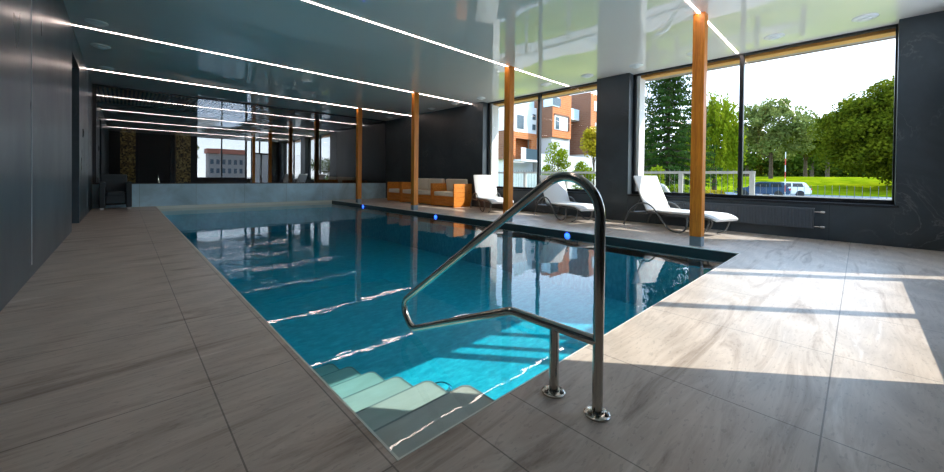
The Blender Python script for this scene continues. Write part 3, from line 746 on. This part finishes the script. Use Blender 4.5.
# weeping birch left of the mullion
e = empty('weeping_birch', (30, 6.9, gz(30))); tag(e, 'drooping yellow-green weeping tree left of the dark window mullion', 'tree')
pts = []
for k in range(190):
    a = rng.uniform(0, 2 * math.pi); rr_ = 1.7 * math.sqrt(rng.uniform(0.02, 1)); top = 7.9 - (rr_ / 1.7) ** 2 * 2.6 - rng.uniform(0, .9); ln = rng.uniform(1.6, 4.6)
    nn = int(ln * 16); t_ = np.linspace(0, 1, nn)
    pts.append(np.stack([rr_ * math.cos(a) + rng.normal(0, .08, nn) + .12 * t_ * math.cos(a), rr_ * math.sin(a) + rng.normal(0, .08, nn), top - ln * t_], 1))
P = np.concatenate(pts); P = P[P[:, 2] > .5]
leaf_mesh('foliage', P, .21, M['leaf_lime'], e, drop=.6, elong=1.8); trunk_mesh(6.5, .17, P[::700], e, 14)
# spruce
def spruce(x, y, h, r, label):
    e = empty('spruce_tree', (x, y, gz(x))); tag(e, label, 'tree'); pts = []; m = MB(); z = .5
    while z < h - .2:
        rad = r * (1 - z / h) ** .8 + .1; nb = 9 if z < h * .8 else 6; off = rng.uniform(0, 6)
        for k in range(nb):
            a = off + 2 * math.pi * k / nb + rng.uniform(-.2, .2); l = rad * rng.uniform(.75, 1.12); nn = int(24 + l * 34); t_ = rng.uniform(.08, 1, nn)
            wd = (1 - t_) * .3 * l + .08
            rr_ = l * t_; sd = rng.uniform(-1, 1, nn) * wd
            zz = z - .32 * l * t_ + .18 * l * t_ ** 2 + rng.normal(0, .05, nn) - rng.uniform(0, .16, nn)
            pts.append(np.stack([rr_ * math.cos(a) - sd * math.sin(a), rr_ * math.sin(a) + sd * math.cos(a), zz], 1))
            m.tube([(0, 0, z), (l * .5 * math.cos(a), l * .5 * math.sin(a), z - .12 * l), (l * .95 * math.cos(a), l * .95 * math.sin(a), z - .15 * l)], [.03, .02, .008], 5)
        z += .33 + .12 * (1 - z / h)
    leaf_mesh('foliage', np.concatenate(pts), .2, M['leaf_spruce'], e, drop=.25, elong=2.2)
    m.tube([(0, 0, -.2), (0, 0, h)], [.17, .02], 8); m.build('trunk', M['bark'], e, True); return e
spruce(24.5, 8.1, 12.0, 3.1, 'tall dark spruce at the left end of the big window')
# shrubs along the lawn
for x, y, r_, h_, mt, lab in ((16.5, 6.05, .75, 2.3, 'leaf_lime', 'upright lime green shrub at the foot of the spruce, left side'), (19.5, 6.05, .9, 1.7, 'leaf_lime', 'bushy lime shrub at the foot of the spruce, near the column'), (18.9, 4.4, .7, 1.2, 'leaf_yellow', 'low yellowish shrub beyond the railing, right of the nearest column'), (21.6, 5.3, .7, 1.1, 'leaf_yellow', 'low yellow-green shrub below the weeping tree')):
    bush(x, y, r_, h_, M[mt], lab)
# shrubs before the apartment houses
bush(24.5, 16.2, 1.35, 4.9, M['leaf_lime'], 'large lime green shrub right of the farther window mullion')
bush(27.5, 15.5, 1.1, 3.4, M['leaf_lime'], 'smaller lime shrub before the white wall, by the dark pillar')
tree(31, 16.4, 6.6, 1.5, 1.6, M['leaf_yellow'], 'orange-yellow small tree beside the dark pillar in the farther window', 2600, .22, 20, .7, thick=.015)
# distant tree row
k = 0
for x, y, h_, rx in ((116, 46, 17, 6.2), (114, 33, 16, 6.2), (118, 20, 14, 6.2), (115, 7.5, 13, 6), (118, -5, 13, 6), (116, -17.5, 14, 6.2), (112, -31, 14, 6.5), (108, 60, 17, 6.5)):
    tree(x, y, h_, rx, h_ * .45, M['leaf_back'], 'distant green tree in the row closing the far side of the lawn', 3500, .75, 30, 2.6, group='distant trees across the lawn')
# low hedge closing the lawn
e = empty('hedge', (128, 0, gz(128))); tag(e, 'long distant hedge along the far edge of the lawn', 'hedge')
P = np.stack([rng.uniform(-2, 2, 16000), rng.uniform(-60, 75, 16000), rng.uniform(0, 6.5, 16000)], 1); leaf_mesh('foliage', P, 1.2, M['leaf_back'], e)

# ---- cars (built facing +Y)
def car(name, x, y, rz, paint, label):
    e = empty(name, (x, y, gz(x) + .03), rz); tag(e, label, 'car')
    body = [(-2.1, .28), (-2.15, .55), (-2.08, .86), (-1.2, .93), (1.0, .90), (1.75, .82), (2.1, .62), (2.15, .35), (2.05, .25)]
    m = MB(); m.prism(body, 0, -.86, .86); bmesh.ops.bevel(m.bm, geom=[q for q in m.bm.edges], offset=.05, segments=2, affect='EDGES'); m.build('body', paint, e, True)
    m = MB(); lo = [(-2.0, .90), (1.05, .90)]; hi = [(-1.65, 1.42), (.25, 1.44)]
    m.prism([(-2.0, .9), (-1.68, 1.38), (-1.5, 1.43), (.15, 1.44), (.4, 1.38), (1.1, .9)], 0, -.70, .70); bmesh.ops.bevel(m.bm, geom=[q for q in m.bm.edges], offset=.04, segments=2, affect='EDGES'); m.build('cabin', paint, e, True)
    for sd in (-1, 1):
        for (a, c, a2, c2) in ((-1.55, -.72, -1.45, -.72), (-.62, .7, -.62, .22)):
            m = MB(); m.prism([(a, .96), (c, .96), (c2, 1.33), (a2, 1.33)], 0, sd * .695 - .012, sd * .695 + .012); m.build('side_window', M['car_glass'], e)
        for yy in (-1.3, 1.32):
            m = MB(); m.lathe([(.2, -.10), (.31, -.10), (.325, 0), (.31, .1), (.2, .1)], (sd * .78, yy, .30), 20, 0); m.build('wheel', M['tyre'], e, True)
        m = MB(); a, c = sorted((sd * .56, sd * .84)); m.box(a, c, -2.16, -2.08, .66, .84, .01); m.build('tail_lamp', M['red_lamp'], e)
    m = MB(); m.prism([(-.6, .96), (.6, .96), (.52, 1.34), (-.52, 1.34)], 1, -.02, .02)
    for v in m.bm.verts: v.co.y += -1.965 + (v.co.z - .96) * .62
    m.build('rear_window', M['car_glass'], e)
    m = MB(); m.prism([(-.6, .95), (.6, .95), (.52, 1.35), (-.52, 1.35)], 1, -.02, .02)
    for v in m.bm.verts: v.co.y += 1.04 - (v.co.z - .95) * 1.5
    m.build('windscreen', M['car_glass'], e); return e
car('estate_car', 49.5, 5.4, R(8), M['car_white'], 'white car parked beyond the fence, its tail towards the right')
car('saloon_car', 46.0, 6.6, R(4), M['car_blue'], 'dark blue car parked in front of the white car, behind the fence end post')
# striped pole
e = empty('barrier_pole', (43.6, 4.6, gz(44))); tag(e, 'thin red and white striped pole beside the parked cars', 'pole')
for i in range(7):
    m = MB(); m.tube([(0, 0, i * .6), (0, 0, (i + 1) * .6)], .032, 10); m.build('band', M['red_paint'] if i % 2 else M['render_white'], e, True)

# ---- apartment houses (each face at its true place; sun falls on the faces towards -Y)
def house(name, x, y, label):
    e = empty(name, (x, y, G0)); return tag(e, label, 'building')
def part(name, e, mat, x0, x1, y0, y1, z0, z1):
    ox, oy, oz = e.location; m = MB(); m.box(x0 - ox, x1 - ox, y0 - oy, y1 - oy, z0 - oz, z1 - oz); return m.build(name, mat, e)
# white block with brick balcony
e = house('white_apartment_house', 38, 33, 'white apartment house with brick balcony storey, its shaded side painted brown, behind the second timber column')
part('wall', e, M['render_white'], 38, 44.9, 33, 44, 7.3, 11.2); part('lower_wall', e, M['render_white'], 38.6, 44.9, 33.6, 44, G0, 3.4)
part('brick_storey', e, M['brick_shade_brown'], 37.9, 38.3, 32.9, 44, 3.4, 7.3); part('brick_front', e, M['brick'], 38.3, 40.0, 32.9, 33.3, 3.4, 7.3); part('brick_front', e, M['brick'], 43.6, 44.9, 32.9, 33.3, 3.4, 7.3); part('brick_front', e, M['brick'], 40.0, 43.6, 32.9, 33.3, 6.4, 7.3)
part('loggia_wall', e, M['brick'], 38.3, 44.9, 34.6, 34.9, 3.4, 7.3); part('loggia_door', e, M['balcony_glass'], 40.3, 41.6, 34.5, 34.6, 3.7, 6.2)
part('balcony', e, M['render_white'], 39.8, 43.8, 31.7, 33.2, 3.1, 3.4); part('balcony_panel', e, M['render_white'], 39.8, 40.8, 31.7, 31.8, 3.4, 5.0); part('balcony_glass', e, M['win_dark'], 40.8, 43.8, 31.7, 31.76, 3.4, 4.9)
part('window', e, M['win_dark'], 40.4, 41.8, 32.93, 33.05, 7.8, 9.7); part('window', e, M['win_dark'], 43.9, 44.6, 32.93, 33.05, 7.9, 8.7); part('window', e, M['win_dark'], 43.9, 44.6, 32.93, 33.05, 9.4, 10.2)
part('roof_rail', e, M['render_blue'], 40.5, 44.8, 33.4, 33.45, 11.2, 13.0)
# brick tower
e = house('brick_tower_house', 45, 30.3, 'orange brick apartment house with a corner window band, right of the farther window mullion')
part('wall', e, M['brick'], 45.05, 50.0, 30.3, 32.0, 6.8, 13.4); part('side_wall', e, M['brick_shade_brown'], 45.0, 45.06, 30.32, 36.5, 6.8, 12.8)  # side wall gets the brick with shade painted in
part('back_block', e, M['render_white'], 45.1, 50, 32, 38, 6.8, 13.2); part('base_wall', e, M['render_grey'], 45.3, 50.1, 30.6, 38, G0, 6.8)
part('window_band', e, M['render_blue'], 44.9, 46.6, 30.2, 31.8, 11.2, 12.6); part('corner_window', e, M['win_dark'], 44.93, 46.9, 30.15, 30.3, 11.35, 12.5)
part('loggia', e, M['render_white'], 45.5, 49.0, 30.22, 30.32, 7.9, 10.0); part('loggia_window', e, M['win_dark'], 45.7, 46.6, 30.17, 30.23, 8.0, 9.7)
part('loggia_frame', e, M['brick_shade_brown'], 45.4, 49.1, 30.1, 30.3, 10.0, 10.2); part('loggia_cheek', e, M['brick_shade_brown'], 49.0, 49.15, 30.0, 30.3, 7.9, 10.0)
# recessed white link
e = house('white_link_house', 50.2, 31, 'white recessed house part with glass balcony between the two brick houses')
part('wall', e, M['render_white'], 50.2, 52.5, 32, 38, G0, 11.2); part('balcony_glass', e, M['render_blue'], 50.2, 52.5, 30.4, 30.5, 10.2, 11.6); part('balcony_slab', e, M['render_white'], 50.2, 52.5, 30.4, 32, 9.9, 10.2)
part('window', e, M['win_dark'], 50.6, 51.5, 31.95, 32.02, 5.6, 8.8)
# second brick house
e = house('brick_row_house', 53, 28.5, 'second orange brick house with its shade painted brown on one side, next to the dark pillar')
part('side_wall', e, M['brick_shade_brown'], 52.6, 52.7, 28.5, 34, 4.6, 14.2); part('wall', e, M['brick'], 52.7, 60, 28.5, 34, 4.6, 14.0); part('base_wall', e, M['render_white'], 52.8, 60, 28.8, 34, G0, 4.6)
part('loggia', e, M['render_white'], 54.0, 58, 28.42, 28.52, 6.6, 9.6); part('loggia_window', e, M['win_dark'], 54.2, 55.2, 28.38, 28.45, 6.8, 9.2); part('window', e, M['render_blue'], 53.6, 55.4, 28.4, 28.5, 11.4, 12.9)
# terrace walls in front
e = house('terrace_wall', 36, 24, 'stepped pale terrace walls in front of the brick houses')
part('wall', e, M['concrete'], 36, 52, 25.5, 25.8, G0, 2.2); part('wall', e, M['render_grey'], 38, 54, 27.3, 27.6, G0, 3.9); part('wall', e, M['concrete'], 34.2, 36.3, 22.5, 30, G0, 1.5)
# house seen only mirrored, behind the photographer
e = house('tiled_roof_house', 29, -140, 'brown apartment block with red roof mirrored in the far glass')
part('wall', e, M['facade_far'], 23, 35, -146, -140, G0, 8.6); part('roof', e, M['roof_red'], 22.5, 35.5, -146.5, -139.5, 8.6, 10.4)
for i in range(6):
    for zz in (1.2, 4.6): part('window', e, M['win_dark'], 23.6 + i * 1.9, 24.6 + i * 1.9, -140, -139.9, zz, zz + 1.8)
tree(4.2, -34, 7.5, 3.2, 3.2, M['leaf_mid'], 'green tree mirrored at the left edge of the reflected window', 4000, .4, 30, 1.1, z=G0)
# horizon backdrop for that side
for x in (-10, 60, 95): tree(x, -120, 9, 9, 4.2, M['leaf_back'], 'distant green tree mirrored beside the red-roofed block', 2200, .9, 24, 2.4, z=G0, group='distant trees behind the photographer')

# ================================================================= light
w = bpy.data.worlds.new('sky'); scene.world = w; w.use_nodes = True; nt = w.node_tree; nt.nodes.clear()
out = nt.nodes.new('ShaderNodeOutputWorld'); bg = nt.nodes.new('ShaderNodeBackground')
tc = nt.nodes.new('ShaderNodeTexCoord'); sx = nt.nodes.new('ShaderNodeSeparateXYZ'); L(nt, tc.outputs['Generated'], sx.inputs[0])
c = ramp(nt, sx.outputs[2], [(.0, (.92, .96, 1.0)), (.10, (.78, .89, 1.0)), (.3, (.54, .74, 1.0)), (1.0, (.30, .52, .95))])
L(nt, c, bg.inputs[0]); bg.inputs[1].default_value = 1.48; L(nt, bg.outputs[0], out.inputs[0])
sun = bpy.data.lights.new('sun', 'SUN'); sun.energy = 2.6; sun.angle = R(.3); sun.color = (1.0, .93, .84)
so = bpy.data.objects.new('sun', sun); COL.objects.link(so); so.location = (20, -25, 30)
dirv = Vector((-.65, .76, -.78)); so.rotation_euler = dirv.to_track_quat('-Z', 'Y').to_euler()

# ================================================================= camera
cd = bpy.data.cameras.new('camera'); cam = bpy.data.objects.new('camera', cd); COL.objects.link(cam); scene.camera = cam
f_, cx, cy, yaw, pit, rol = 367.13, 466.96, 180.586, R(43.0699), R(-.5915), R(.6442)
F = Vector((math.sin(yaw), math.cos(yaw), 0)); Rt = Vector((math.cos(yaw), -math.sin(yaw), 0)); U = Vector((0, 0, 1))
F2 = F * math.cos(pit) + U * math.sin(pit); U2 = U * math.cos(pit) - F * math.sin(pit)
R3 = Rt * math.cos(rol) + U2 * math.sin(rol); U3 = U2 * math.cos(rol) - Rt * math.sin(rol)
mw = Matrix.Identity(4)
for i in range(3): mw[i][0] = R3[i]; mw[i][1] = U3[i]; mw[i][2] = -F2[i]
mw.translation = (0, 0, .88); cam.matrix_world = mw
cd.sensor_width = 36; cd.sensor_fit = 'HORIZONTAL'; cd.lens = f_ / 944 * 36; cd.shift_x = (472 - cx) / 944; cd.shift_y = (cy - 236) / 944
cd.clip_start = .02; cd.clip_end = 600

vs = scene.view_settings; vs.view_transform = 'Standard'; vs.look = 'None'; vs.gamma = 1; vs.exposure = 1.5; vs.use_curve_mapping = False
cy_ = scene.cycles; cy_.max_bounces = 16; cy_.diffuse_bounces = 12; cy_.glossy_bounces = 6; cy_.transparent_max_bounces = 16; cy_.use_denoising = True
cy_.sample_clamp_indirect = 20.0; cy_.caustics_reflective = False; cy_.caustics_refractive = False
